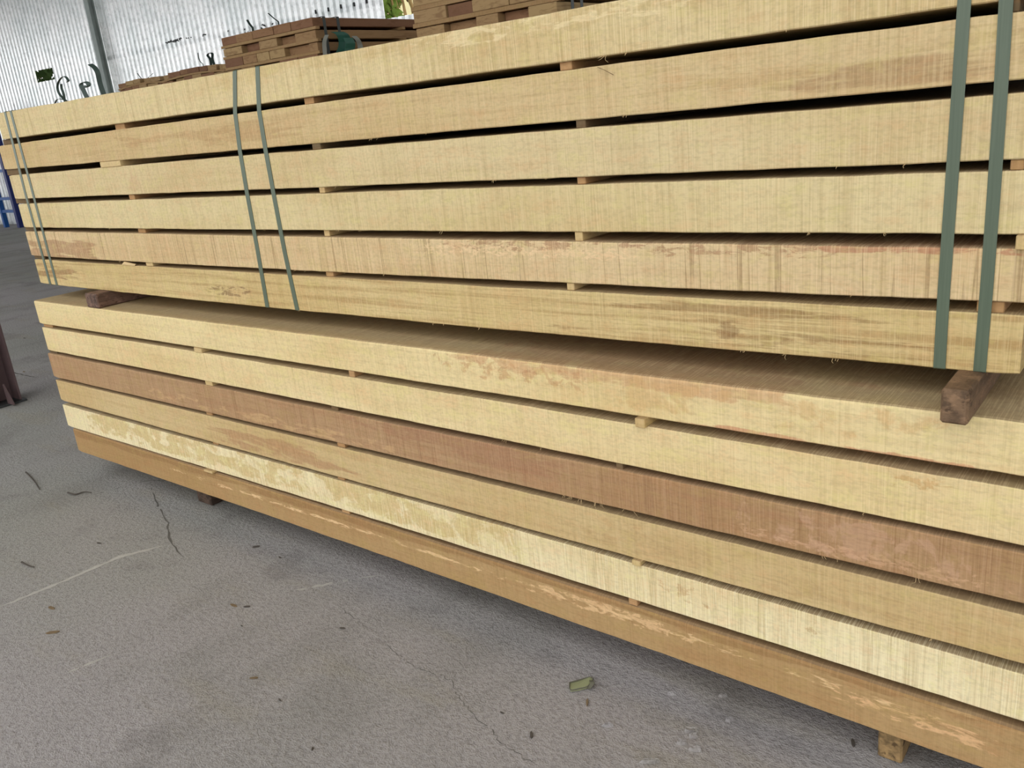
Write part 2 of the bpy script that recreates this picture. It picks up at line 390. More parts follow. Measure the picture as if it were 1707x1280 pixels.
def zp(c, n, xa, xb, fa, fb, sx=.15, sz=.012, ns=(20, 20, 50), th=.45, am=.6):    # patch between pixel columns, fractions of the slab height
    Y = UY if n[0] == 'U' else LY
    a = at(xa, 640, Y); 
    def colx(px):
        yy = sum(y for _, y in E[n + 't']) / len(E[n + 't'])
        for _ in range(6):
            X = at(px, yy, Y).x; z = EZ[n + 't'](X)
            q = R @ Vector((X, Y, z - H)); yy = 640 + F * q.y / q.z
            # keep the pixel column fixed
        return X
    x0, x1 = colx(xa), colx(xb); xm = (x0 + x1) / 2
    zt, zb = EZ[n + 't'](xm), EZ[n + 'b'](xm)
    return (c, x0, x1, zb + (zt - zb) * fa, zb + (zt - zb) * fb, sx, sz, ns, th, am)
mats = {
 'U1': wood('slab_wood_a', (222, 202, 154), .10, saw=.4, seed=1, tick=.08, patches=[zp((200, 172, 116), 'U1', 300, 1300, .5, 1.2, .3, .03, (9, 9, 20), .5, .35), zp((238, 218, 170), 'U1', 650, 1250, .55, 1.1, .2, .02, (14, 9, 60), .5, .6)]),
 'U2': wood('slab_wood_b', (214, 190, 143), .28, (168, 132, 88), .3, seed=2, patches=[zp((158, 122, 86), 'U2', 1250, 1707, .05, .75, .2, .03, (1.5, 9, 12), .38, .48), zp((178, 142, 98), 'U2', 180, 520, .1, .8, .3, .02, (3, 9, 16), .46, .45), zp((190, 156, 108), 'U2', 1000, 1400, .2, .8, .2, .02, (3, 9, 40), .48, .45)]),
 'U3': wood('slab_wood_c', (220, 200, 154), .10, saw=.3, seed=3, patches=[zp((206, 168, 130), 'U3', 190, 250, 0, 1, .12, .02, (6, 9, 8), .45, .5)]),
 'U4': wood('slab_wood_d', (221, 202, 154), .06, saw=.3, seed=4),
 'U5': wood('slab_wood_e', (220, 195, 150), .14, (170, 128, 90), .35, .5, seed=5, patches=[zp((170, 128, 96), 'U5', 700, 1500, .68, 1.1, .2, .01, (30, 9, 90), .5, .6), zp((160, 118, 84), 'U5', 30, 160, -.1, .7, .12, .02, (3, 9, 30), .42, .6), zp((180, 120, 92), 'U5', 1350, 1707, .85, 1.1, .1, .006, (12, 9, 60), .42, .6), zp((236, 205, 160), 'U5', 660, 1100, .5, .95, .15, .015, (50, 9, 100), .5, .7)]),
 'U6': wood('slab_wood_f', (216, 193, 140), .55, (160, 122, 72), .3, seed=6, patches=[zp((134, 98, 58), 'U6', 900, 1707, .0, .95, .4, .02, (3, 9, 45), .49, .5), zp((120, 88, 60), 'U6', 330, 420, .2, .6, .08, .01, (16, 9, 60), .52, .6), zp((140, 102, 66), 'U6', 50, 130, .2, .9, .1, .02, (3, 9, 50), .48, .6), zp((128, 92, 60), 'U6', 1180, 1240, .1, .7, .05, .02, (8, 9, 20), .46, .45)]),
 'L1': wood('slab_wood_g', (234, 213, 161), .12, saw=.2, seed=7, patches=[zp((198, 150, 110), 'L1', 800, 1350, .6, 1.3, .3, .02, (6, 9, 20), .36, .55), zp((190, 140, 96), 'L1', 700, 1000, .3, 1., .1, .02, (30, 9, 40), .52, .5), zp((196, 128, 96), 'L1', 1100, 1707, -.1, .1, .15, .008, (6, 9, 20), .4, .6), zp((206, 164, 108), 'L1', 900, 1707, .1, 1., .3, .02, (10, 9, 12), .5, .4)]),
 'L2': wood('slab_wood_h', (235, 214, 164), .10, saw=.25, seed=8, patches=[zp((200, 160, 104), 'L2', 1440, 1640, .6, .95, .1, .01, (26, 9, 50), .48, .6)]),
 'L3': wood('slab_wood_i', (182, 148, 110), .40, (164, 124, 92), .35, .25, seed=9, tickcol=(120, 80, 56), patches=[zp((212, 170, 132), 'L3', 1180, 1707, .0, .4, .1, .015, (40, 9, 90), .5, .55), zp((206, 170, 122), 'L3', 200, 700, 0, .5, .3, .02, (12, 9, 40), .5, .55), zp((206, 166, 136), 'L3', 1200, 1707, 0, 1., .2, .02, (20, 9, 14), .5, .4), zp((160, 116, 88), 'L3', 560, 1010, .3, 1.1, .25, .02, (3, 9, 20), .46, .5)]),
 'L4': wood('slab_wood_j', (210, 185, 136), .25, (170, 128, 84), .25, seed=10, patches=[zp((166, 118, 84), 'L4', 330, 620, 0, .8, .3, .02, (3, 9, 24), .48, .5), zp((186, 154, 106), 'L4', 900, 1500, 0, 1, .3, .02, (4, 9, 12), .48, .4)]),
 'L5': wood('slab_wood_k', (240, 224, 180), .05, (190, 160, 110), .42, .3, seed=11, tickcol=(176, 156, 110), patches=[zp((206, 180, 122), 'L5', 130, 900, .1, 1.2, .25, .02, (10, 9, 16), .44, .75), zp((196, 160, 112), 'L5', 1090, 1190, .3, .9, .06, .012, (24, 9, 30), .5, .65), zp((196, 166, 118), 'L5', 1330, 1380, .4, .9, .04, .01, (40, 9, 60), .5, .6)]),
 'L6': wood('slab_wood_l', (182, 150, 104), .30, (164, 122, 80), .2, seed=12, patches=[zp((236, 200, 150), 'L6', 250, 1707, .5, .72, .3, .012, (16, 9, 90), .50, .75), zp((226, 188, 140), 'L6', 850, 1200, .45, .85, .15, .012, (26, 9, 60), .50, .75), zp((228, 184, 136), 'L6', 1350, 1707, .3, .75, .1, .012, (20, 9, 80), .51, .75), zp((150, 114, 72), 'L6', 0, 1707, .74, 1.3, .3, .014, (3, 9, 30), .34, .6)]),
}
def slab(n, name='timber_slab'):
    Y0 = plane(n); xa, xb = XL[n], XR[n]; N = 110; ch = {'L1': .006, 'L6': .008, 'U5': .004, 'L3': .004}.get(n, .0022)
    rs = random.Random(hash(n) % 997 if False else sum(map(ord, n)))
    v = []; f = []; jt = jb = 0
    for i in range(N + 1):
        x = xa + (xb - xa) * i / N
        jt = jt * .6 + rs.uniform(-.0006, .0006); jb = jb * .6 + rs.uniform(-.0006, .0006)
        zt = EZ[n + 't'](x) + jt; zb = EZ[n + 'b'](x) + jb; e = rs.uniform(-.0004, .0004)
        dx = (0.0012 if i in (0, N) else 0)
        prof = [(Y0 + e + ch * 1.1, zt), (Y0 + e + ch * .3, zt - ch * .35), (Y0 + e, zt - ch), (Y0 + e, zb + .002), (Y0 + e + .002, zb), (Y0 + DEPTH, zb), (Y0 + DEPTH, zt)]
        if i in (0, N):
            cy = Y0 + DEPTH / 2; cz = (zt + zb) / 2
            prof = [(cy + (y - cy) * .995, cz + (z - cz) * .97) for y, z in prof]
        v += [Vector((x, y, z)) for y, z in prof]
    m = 7
    for i in range(N):
        for k in range(m): f.append((i * m + k, i * m + (k + 1) % m, (i + 1) * m + (k + 1) % m, (i + 1) * m + k))
    f.append(tuple(range(m))[::-1]); f.append(tuple(N * m + k for k in range(m)))
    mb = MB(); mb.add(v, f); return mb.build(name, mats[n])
ordn = ['top', 'second', 'third', 'fourth', 'fifth', 'bottom']
desc = {'U1': 'pale yellow sawn timber slab with light mottling, top slab of the strapped upper bundle',
 'U2': 'tan timber slab with brown streaks near its right end, second from top of upper bundle',
 'U3': 'pale plain sawn timber slab, third from top of the upper bundle',
 'U4': 'pale clean timber slab without stains, fourth from top of the upper bundle',
 'U5': 'pale timber slab with dark saw lines and pinkish top edge, fifth in upper bundle',
 'U6': 'brown-streaked timber slab at the bottom of the strapped upper bundle, above the bearers',
 'L1': 'timber slab with wide top face showing, uppermost of the lower stack under the bearers',
 'L2': 'pale cream timber slab, second from top of the lower stack',
 'L3': 'reddish brown timber slab, third from top of the lower stack',
 'L4': 'golden tan timber slab directly below the reddish one in the lower stack',
 'L5': 'creamy white slab with tan blotches at left and ribbed saw marks, fifth in lower stack',
 'L6': 'orange-brown timber slab with pale flecks at the very bottom of the lower stack'}
slabs = {}
for n in desc:
    slabs[n] = tag(slab(n), desc[n], 'timber slab', 'upper bundle of sawn slabs' if n[0] == 'U' else 'lower stack of sawn slabs')

# ------------------------------------------------------------------ spacer strips between the slabs
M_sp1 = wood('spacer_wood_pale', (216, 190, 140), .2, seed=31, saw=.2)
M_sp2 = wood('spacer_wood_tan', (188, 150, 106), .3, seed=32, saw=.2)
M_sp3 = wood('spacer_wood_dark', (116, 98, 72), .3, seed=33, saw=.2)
# (upper slab, lower slab, left px, right px, py, protrusion, material)
SP = [('U1', 'U2', 5, 23, 237, .012, 2), ('U1', 'U2', 192, 208, 212, .012, 1), ('U1', 'U2', 507, 523, 169, .012, 1), ('U1', 'U2', 933, 953, 110, .008, 1), ('U1', 'U2', 1688, 1700, 8, .004, 2),
 ('U2', 'U3', 12, 37, 289, .008, 2), ('U2', 'U3', 166, 200, 271, -.004, 0), ('U2', 'U3', 520, 534, 243, .004, 2), ('U2', 'U3', 960, 976, 206, .004, 2),
 ('U3', 'U4', 27, 50, 337, .012, 2), ('U3', 'U4', 215, 224, 328, .006, 1), ('U3', 'U4', 532, 541, 317, .004, 0), ('U3', 'U4', 962, 976, 302, .006, 1), ('U3', 'U4', 1684, 1707, 275, .004, 1),
 ('U4', 'U5', 43, 60, 383, .012, 2), ('U4', 'U5', 230, 242, 384, .010, 1), ('U4', 'U5', 540, 549, 388, .010, 0), ('U4', 'U5', 958, 971, 393, .004, 0), ('U4', 'U5', 1693, 1712, 402, -.012, 0),
 ('U5', 'U6', 58, 75, 430, .012, 2), ('U5', 'U6', 243, 254, 439, .004, 0), ('U5', 'U6', 543, 555, 455, .006, 1), ('U5', 'U6', 945, 957, 479, .004, 0), ('U5', 'U6', 1628, 1674, 512, .006, 1),
 ('L1', 'L2', 74, 88, 546, .012, 1), ('L1', 'L2', 323, 335, 582, -.004, 0), ('L1', 'L2', 581, 590, 620, .002, 1), ('L1', 'L2', 1058, 1074, 702, -.014, 0),
 ('L2', 'L3', 84, 96, 590, .012, 2), ('L2', 'L3', 342, 353, 637, .003, 0), ('L2', 'L3', 552, 563, 680, .008, 2), ('L2', 'L3', 1027, 1038, 778, .004, 2),
 ('L3', 'L4', 345, 354, 694, .006, 1), ('L3', 'L4', 562, 574, 740, .003, 1),
 ('L4', 'L5', 355, 364, 740, .010, 1), ('L4', 'L5', 563, 574, 797, .006, 1), ('L4', 'L5', 1053, 1067, 937, -.008, 0),
 ('L5', 'L6', 340, 353, 786, -.012, 0), ('L5', 'L6', 570, 582, 853, .004, 1), ('L5', 'L6', 1048, 1062, 1005, .002, 1)]
cnt = {}
toneword = ['pale', 'tan', 'dark']
for a, b, x0, x1, py, pr, mi in SP:
    Y0 = plane(a); xa = at(x0, py, Y0 + pr).x; xb = at(x1, py, Y0 + pr).x; xm = (xa + xb) / 2
    zt = min(EZ[a + 'b'](xa), EZ[a + 'b'](xb)) + .0001; zb = max(EZ[b + 't'](xa), EZ[b + 't'](xb)) - .0001
    mb = MB(); mb.box(xa, xb, Y0 + pr, Y0 + DEPTH - random.uniform(.0, .03), zb, zt, None, .0014)
    if (a, x0) == ('U4', 1693): pass
    o = mb.build('spacer_strip', (M_sp1, M_sp2, M_sp3)[mi])
    k = cnt.get(a, 0); cnt[a] = k + 1
    unit = 'upper bundle' if a[0] == 'U' else 'lower stack'
    tot = len([s for s in SP if s[0] == a]); pos = ['leftmost', 'second from left', 'third from left', 'fourth from left', 'fifth from left'][k]
    if k == tot - 1: pos = 'rightmost'
    tag(o, '%s spacer strip under the %s slab of the %s, %s' % (toneword[mi], ordn[int(a[1]) - 1], unit, pos), 'spacer', 'spacer strips between slabs')

# ------------------------------------------------------------------ square bearers
def bearer_mat(name, c, seed):
    n = NT(name, .7); g = n.noise((40, 2, 40), seed, 5); h = n.noise((30, 30, 60), seed + 2, 5, .7)
    col = n.mix(n.mapr(g, .4, .65), L(c), L([v * .72 for v in c])); col = n.mix(n.math('MULTIPLY', n.mapr(h, .5, .66), .45), col, L([min(255, v * 1.3) for v in c]))
    col = n.mix(n.math('MULTIPLY', n.mapr(n.noise((60, 30, 60), seed + 4, 4), .58, .68), .65), col, L((58, 40, 28)))
    return n.out(col, h, .004, .7)
M_be1 = bearer_mat('bearer_wood_a', (128, 102, 78), 41); M_be2 = bearer_mat('bearer_wood_b', (118, 92, 78), 42)
M_be3 = bearer_mat('bearer_wood_c', (156, 128, 88), 43); M_be4 = bearer_mat('bearer_wood_d', (92, 74, 62), 44)
def bearer(x0, x1, y0, z0, z1, mat, lab, grp, twist=0):
    mb = MB(); mb.box(x0, x1, y0, y0 + DEPTH + .08, z0, z1, None, .004)
    c = Vector(((x0 + x1) / 2, y0, 0))
    if twist: mb.v = [Matrix.Translation(c) @ Matrix.Rotation(twist, 4, 'Z') @ (v - c) for v in mb.v]
    o = mb.build('bearer', mat); return tag(o, lab, 'bearer', grp)
xm = at(1590, 684, 1.447).x
bearer(at(1567, 680, 1.447).x, at(1614, 690, 1.447).x, 1.447, EZ['L1t'](xm) + .0003, EZ['U6b'](xm) - .0003, M_be1, 'chipped brown square bearer sticking out between the bundles at the right end', 'bearers between the bundles')
xm = at(155, 500, 1.5).x
bearer(at(144, 499, 1.5).x, at(163, 500, 1.5).x, 1.497, EZ['L1t'](xm) + .0003, EZ['U6b'](xm) - .0003, M_be2, 'dark reddish square bearer between the bundles near the left end', 'bearers between the bundles')
bearer(at(1463, 1240, 1.56).x, at(1504, 1250, 1.56).x, 1.56, 0.0003, EZ['L6b'](-.4) - .0003, M_be3, 'pale brown bearer on the floor under the right end of the lower stack', 'bearers on the floor')
bearer(on_floor(349, 846).x - .095, on_floor(349, 846).x, 1.6, 0.0003, EZ['L6b'](-2.9) - .0003, M_be4, 'dark brown bearer on the floor under the left part of the lower stack', 'bearers on the floor')

# ------------------------------------------------------------------ green straps around the upper bundle
def strap_mat():
    n = NT('green_strap', .38); n.b.inputs['Specular IOR Level'].default_value = .6
    f = n.noise((300, 300, 6), 3, 2); return n.out(n.mix(f, L((74, 88, 70)), L((100, 113, 92))), f, .0006, .3)
M_strap = strap_mat()
def strap(path, wdt, lab):
    """path: measured points down the front, from the top edge to the bottom edge of the bundle"""
    P = [at(x, y, UY) for x, y in path]; fr = [Vector((p.x, UY - .0012, p.z)) for p in P]
    xt, xb = fr[0].x, fr[-1].x; T = EZ['U1t'](xt) + .0012; Bz = EZ['U6b'](xb) - .0012
    fr[0].z = T - .002; fr[-1].z = Bz + .002; yb = UY + DEPTH + .0012
    pts = [Vector((xt, UY + .002, T))] + fr + [Vector((xb, UY + .002, Bz)), Vector((xb, yb - .002, Bz)), Vector((xb, yb, Bz + .002)), Vector((xt, yb, T - .002)), Vector((xt, yb - .002, T))]
    mb = MB(); mb.ribbon(pts, Vector((wdt, 0, 0)), .0012, True)
    tag(mb.build('strap', M_strap), lab, 'strap', 'green straps around the upper bundle')
strap([(9, 188), (42, 320), (84, 472.5)], .0185, 'green strap around the upper bundle, outermost at its left end')
strap([(18.8, 188), (52, 310), (95, 474)], .0185, 'green strap around the upper bundle, inner one of the left end pair')
strap([(391.8, 118), (392.5, 188), (400.6, 252), (412, 320), (430, 418), (446, 511)], .0185, 'green strap round the middle of the upper bundle, left of its pair')
strap([(429.6, 112), (432.6, 185), (442.7, 247), (456, 320), (475, 420), (496, 516)], .0185, 'green strap round the middle of the upper bundle, right of its pair')
strap([(1612, -60), (1608, 0), (1597, 160), (1585.5, 320), (1574, 480), (1566, 613)], .0195, 'wide green strap near right end of the upper bundle, left of its pair')
strap([(1682, -60), (1677.5, 0), (1668, 160), (1657, 320), (1645, 480), (1633, 620)], .0195, 'wide green strap nearest the right end of the upper bundle')

# ------------------------------------------------------------------ splinters on the slab edges
M_hair = plain('splinter_wood', (214, 186, 138), .8)
def splinters(n, pxs, edge='b'):
    Y0 = plane(n); mb = MB()
    for px, py, ln in pxs:
        p = at(px, py, Y0); p.z = EZ[n + edge](p.x) + (.0005 if edge == 'b' else -.0005); p.y = Y0 + .001
        for _ in range(random.choice((1, 2, 2, 3))):
            a = random.uniform(-1.3, 1.3); l = ln * random.uniform(.5, 1.2); sg = -1 if edge == 'b' else 1
            q1 = p + Vector((math.sin(a) * l * .5, -.002 - random.random() * .003, sg * math.cos(a) * l * .5))
            q2 = q1 + Vector((random.uniform(-.5, .5) * l, -.001, sg * l * random.uniform(.0, .5)))
            mb.tube(spline([p, q1, q2], 3), .00045, 4, .0002)
            p = p + Vector((random.uniform(-.006, .006), 0, 0))
    o = mb.build('splinter', M_hair, slabs[n]); o['kind'] = 'stuff'
splinters('U4', [(735, 385, .012), (442, 384, .006), (565, 384, .007), (1350, 388, .006), (1475, 389, .007), (600, 385, .006), (183, 381, .006)])
splinters('U3', [(560, 311, .005), (826, 302, .009), (910, 298, .005), (1395, 277, .006), (1510, 273, .008)])
splinters('U2', [(620, 231, .007), (710, 223, .006), (1040, 192, .008), (1180, 180, .006), (630, 229, .006)])
splinters('U1', [(1010, 93, .014), (1045, 90, .009), (1310, 50, .005)])
splinters('U5', [(200, 434, .007), (492, 451, .006), (510, 452, .007), (640, 458, .005), (575, 454, .006), (1420, 491, .005)])
splinters('U6', [(1310, 590, .008), (1388, 597, .008), (723, 540, .007), (740, 542, .007), (500, 518, .005), (1240, 585, .006), (800, 548, .009)])
splinters('L3', [(940, 827, .012), (952, 829, .010), (968, 833, .016), (990, 838, .018), (1003, 842, .012), (1040, 850, .010), (1056, 854, .016), (1531, 966, .018), (1370, 928, .010), (1395, 934, .008)])
splinters('L2', [(900, 744, .007), (838, 731, .006), (1440, 857, .006)])
splinters('L4', [(1553, 1065, .007), (1070, 935, .006)])
mb = MB(); a = at(203, 441, UY - .003); b = at(224, 443, UY - .003)
mb.add([a, b, b + Vector((.01, 0, .006)), a + Vector((.02, 0, .011)), a + Vector((0, .004, 0)), b + Vector((0, .004, 0)), b + Vector((.01, .004, .006)), a + Vector((.02, .004, .011))], [(0, 1, 2, 3), (7, 6, 5, 4), (0, 4, 5, 1), (1, 5, 6, 2), (2, 6, 7, 3), (3, 7, 4, 0)])
mb.build('sliver', M_hair, slabs['U6'])
# dry grass blade resting on the second slab
mb = MB(); mb.tube([at(996, 112, UY - .004), at(1008, 117, UY - .005), at(1023, 125, UY - .003)], .0005, 4)
o = mb.build('dark_fibre', plain('fibre', (96, 70, 48)), slabs['U2'])

# ------------------------------------------------------------------ loose strap tails curling above the top slab
M_tail = plain('dark_green_strap', (58, 72, 66), .4); M_tail2 = plain('teal_strap', (64, 112, 96), .35); M_white = plain('pale_strap', (168, 170, 160), .4)
TY = 1.63
def tail(px, Y, wdt, mat, lab, name='strap_tail', th=.0012, cat='strap', wdir=None, grp='loose strap ends on the bundles', root=None):
    P = spline([at(x, y, Y) for x, y in px], 5)
    if root is not None: P = [Vector(root)] + P
    d = wdir or Vector((.45, .85, .15)); d = d.normalized() * wdt
    mb = MB(); mb.ribbon(P, d, th)
    return tag(mb.build(name, mat), lab, cat, grp)
TZ = EZ['U1t'](-3.6)
def foot(x, Y, px, py):                     # the point on the slab's top under a tail
    p = at(px, py, Y); return Vector((p.x, p.y, EZ['U1t'](p.x) + .001))
tail([(174, 160), (167, 140), (163, 122), (158, 113), (150, 107)], TY, .017, M_tail, 'long dark green strap end leaning upright on the top slab, rightmost of three', root=foot(0, TY, 176, 165))
tail([(146, 165), (139, 150), (135, 141), (139, 137), (146, 138), (148, 143), (143, 146), (139, 143)], TY, .020, M_tail, 'dark green strap end rolled into a small curl on the top slab', wdir=Vector((.9, .35, .1)), root=foot(0, TY, 148, 170))
tail([(110, 168), (100, 158), (96, 148), (97, 138), (103, 129), (109, 128), (114, 134), (112, 137)], TY, .009, M_tail, 'thin dark strap loop standing on the left of the top slab', root=foot(0, TY, 112, 172), th=.001)
tail([(108, 168), (106, 156), (103, 148), (102, 140)], TY, .009, M_tail, 'short dark strap end inside the thin loop on the top slab', root=foot(0, TY, 110, 172), th=.001)
tail([(110, 167), (101, 165), (95, 166), (92, 172)], TY, .007, M_tail, 'wiry dark strap scrap at the foot of the thin loop', root=foot(0, TY, 111, 172), th=.001)

# ------------------------------------------------------------------ packs of brown boards behind
def pack_wood():
    n = NT('pack_board_wood', .85); oi = n.t.nodes.new('ShaderNodeObjectInfo').outputs['Random']
    cr = n.t.nodes.new('ShaderNodeValToRGB'); n.t.links.new(oi, cr.inputs[0]); el = cr.color_ramp.elements
    el[0].position = 0; el[0].color = L((176, 144, 104)); el[1].position = 1; el[1].color = L((134, 98, 74))
    for p_, c in ((.25, (186, 156, 110)), (.5, (162, 126, 90)), (.75, (152, 112, 84))):
        e = el.new(p_); e.color = L(c)
    g = n.noise((9, 2, 26), 3, 5, .6, dist=1.2); h = n.noise((60, 12, 60), 7, 4)
    col = n.mix(n.math('MULTIPLY', n.mapr(g, .48, .68), .45), cr.outputs[0], L((116, 80, 54)))
    return n.out(col, h, .003, .5)
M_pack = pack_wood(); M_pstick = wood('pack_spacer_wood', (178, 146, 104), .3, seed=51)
M_pgreen = plain('mossy_board', (150, 136, 78), .9)
def pack(name, lab, x0, x1, y0, y1, ztop, nl, bt, st, rs, bow=0.):
    t = empty(name, ((x0 + x1) / 2, (y0 + y1) / 2, 0)); tag(t, lab, 'timber pack', 'packs of brown boards behind the slab stack')
    z = ztop
    for l in range(nl):
        cuts = [x0]
        while cuts[-1] < x1 - .34: cuts.append(cuts[-1] + rs.uniform(.17, .31))
        cuts.append(x1)
        for i in range(len(cuts) - 1):
            mb = MB(); dz = bow * math.sin(math.pi * ((cuts[i] + cuts[i + 1]) / 2 - x0) / (x1 - x0))
            back = .0 if rs.random() < .8 else .05
            yy = y0 + rs.uniform(0, .02) + back
            mb.box(cuts[i] + .003, cuts[i + 1] - .003, yy, y1 - rs.uniform(0, .1), z - bt + rs.uniform(0, .004) + dz, z - rs.uniform(0, .005) + dz, None, .003)
            mb.build('board', M_pack, t)
        z -= bt
        mb = MB(); dz = bow
        for q in (y0 + .004, (y0 + y1) / 2, y1 - .15):
            n = 8; v = []; f = []
            for i in range(n + 1):
                x = x0 - .01 + (x1 - x0 + .04) * i / n; b_ = bow * math.sin(math.pi * i / n)
                v += [Vector((x, q, z + b_)), Vector((x, q + .04, z + b_)), Vector((x, q + .04, z - st + b_)), Vector((x, q, z - st + b_))]
            for i in range(n):
                for k in range(4): f.append((4 * i + k, 4 * i + (k + 1) % 4, 4 * i + 4 + (k + 1) % 4, 4 * i + 4 + k))
            f += [(0, 1, 2, 3), (4 * n + 3, 4 * n + 2, 4 * n + 1, 4 * n)]
            m2 = MB(); m2.add(v, f); m2.build('spacer_strip', M_pstick, t)
        z -= st
    mb = MB()                               # the hidden lower layers, joined
    while z > .12:
        cuts = [x0]
        while cuts[-1] < x1 - .34: cuts.append(cuts[-1] + rs.uniform(.17, .31))
        cuts.append(x1)
        zb = max(z - bt, .1)
        for i in range(len(cuts) - 1): mb.box(cuts[i] + .003, cuts[i + 1] - .003, y0 + rs.uniform(0, .02), y1, zb, z)
        for q in (y0 + .004, (y0 + y1) / 2, y1 - .15): mb.box(x0, x1, q, q + .04, zb - st, zb)
        z = zb - st
    for q in (y0 + .1, (y0 + y1) / 2, y1 - .2): mb.box(x0, x1, q, q + .1, 0, z + .001)
    o = mb.build('lower_boards', M_pack, t); o['kind'] = 'stuff'
    return t
rs = random.Random(3)
zB = at(520, 28, 5).z
pB = pack('timber_pack', 'brown board pack with teal strap scraps on its side, middle pack behind the slabs', at(366, 62, 5).x, at(519, 28, 5).x, 5, 7.0, zB, 6, .072, .022, random.Random(11))
pC = pack('timber_pack', 'tallest brown board pack, cut off by the top of the photo, rightmost behind the slabs', at(689, 40, 4.5).x, at(928, 12, 4.5).x, 4.5, 6.7, H + .995, 7, .078, .026, random.Random(5))
pA2 = pack('timber_pack', 'low brown board pack with a bowed top layer, just left of the middle pack', at(266, 126, 7).x, at(369, 104, 7).x, 7, 8.3, at(369, 104, 7).z - .02, 3, .066, .024, random.Random(8), .03)
pA1 = pack('timber_pack', 'lowest brown board pack beside the grey wall column, leftmost behind the slabs', at(194, 134, 7.1).x, at(265, 127, 7.1).x, 7.1, 8.2, at(230, 131, 7.1).z - .03, 3, .062, .022, random.Random(9), .03)
def side_strap(t, xs, y, z0, z1, x0, mat, name='strap'):
    mb = MB(); mb.ribbon([Vector((xs + .002, y, z0)), Vector((xs + .002, y, z1)), Vector((xs - .002, y, z1 + .002)), Vector((x0, y, z1 + .002)), Vector((x0 - .004, y, z1 - .002)), Vector((x0 - .004, y, z0))], Vector((0, .03, 0)), .0015)
    mb.build(name, mat, t)
M_grey_strap = plain('grey_strap', (70, 76, 74), .45)
xB = at(519, 28, 5).x; xB0 = at(366, 62, 5).x
for yy in (5.1, 5.25): side_strap(pB, xB + .03, yy, .1, zB, xB0, M_grey_strap)
xC = at(928, 12, 4.5).x; xC0 = at(689, 40, 4.5).x
for yy in (4.62, 4.72): side_strap(pC, xC + .03, yy, .1, H + .995, xC0, M_grey_strap)
# scraps hanging beside the middle pack and on the low pack
def sc_y(px, py, X): d = ray(px, py); t = X / d.x; return Vector((X, d.y * t, d.z * t + H))
def side_tail(px, X, wv, mat, lab, th=.0015):
    P = spline([sc_y(x, y, X + .05 + .01 * (i % 2)) for i, (x, y) in enumerate(px)], 5)
    mb = MB(); mb.ribbon(P, wv, th); return tag(mb.build('strap_tail', mat), lab, 'strap', 'loose strap ends on the bundles')
side_tail([(562, 53), (571, 58), (575, 70), (572, 84), (560, 98)], xB, Vector((.01, .13, 0)), M_tail2, 'broad teal strap scrap folded beside the middle board pack')
side_tail([(580, 63), (584, 72), (583, 82), (578, 95)], xB + .06, Vector((.01, .10, 0)), M_tail2, 'second teal strap fold, right behind the broad teal scrap')
side_tail([(545, 58), (541, 68), (541, 80), (542, 92)], xB, Vector((.01, .035, 0)), M_white, 'thin pale strap end hanging beside the middle board pack')
side_tail([(590, 60), (596, 66), (600, 75), (601, 85)], xB, Vector((.01, .05, 0)), M_white, 'curved whitish strap end right of the teal scraps')
def tail_at(px, Y, wdt, mat, lab, zt):
    e = max(px, key=lambda q: q[1]); p = at(e[0], e[1], Y); q = Vector((p.x, p.y, zt + .001))
    return tail(px if e == px[0] else px[::-1], Y, wdt, mat, lab, root=q)
zA2 = at(369, 104, 7).z + .0; zA1 = at(230, 131, 7.1).z - .01
tail_at([(330, 88), (331, 96), (334, 103), (338, 106)], 7.3, .012, M_tail, 'thin dark curled strap end on the low bowed pack', zA2)
tail_at([(352, 108), (350, 98), (346, 92), (350, 88), (354, 90), (354, 98), (357, 108)], 7.3, .035, M_tail, 'crumpled dark strap knot on the low bowed pack', zA2)
tail_at([(464, 36), (456, 30), (447, 22)], 5.05, .012, M_tail, 'short dark strap stub slanting up from the middle pack top', zB)
tail_at([(421, 46), (416, 40), (412, 33)], 5.1, .02, M_tail, 'faint grey strap stub at the left of the middle pack top', zB)
tail_at([(235, 130), (231, 125), (229, 122)], 7.2, .012, M_tail, 'small dark strap stub on the lowest pack', zA1)
tail_at([(247, 129), (251, 126), (255, 122)], 7.2, .012, M_tail, 'small dark strap stub slanting right on the lowest pack', zA1)
# shreds on top of the middle pack
for i in range(16):
    px = 384 + i * 4.6 + random.uniform(-2, 2); py = 56 - (px - 384) * .21; Y = 5.25
    p = at(px, py, Y); p.z = zB + .0; mb = MB()
    q = p + Vector((random.uniform(-.04, .04), random.uniform(-.05, .05), random.uniform(.01, .05)))
    mb.ribbon(spline([p, (p + q) / 2 + Vector((0, 0, .012)), q], 3), Vector((.0, .012, .008)), .001); mb.build('strap_shred', M_tail, pB)

# dark shape right of the tall pack: another pack in deep shade
pD = pack('timber_pack', 'dark shaded board pack behind the tallest pack, at the top edge of the photo', -4.9, -3.6, 7.2, 8.6, H + 1.15, 3, .07, .024, random.Random(21))

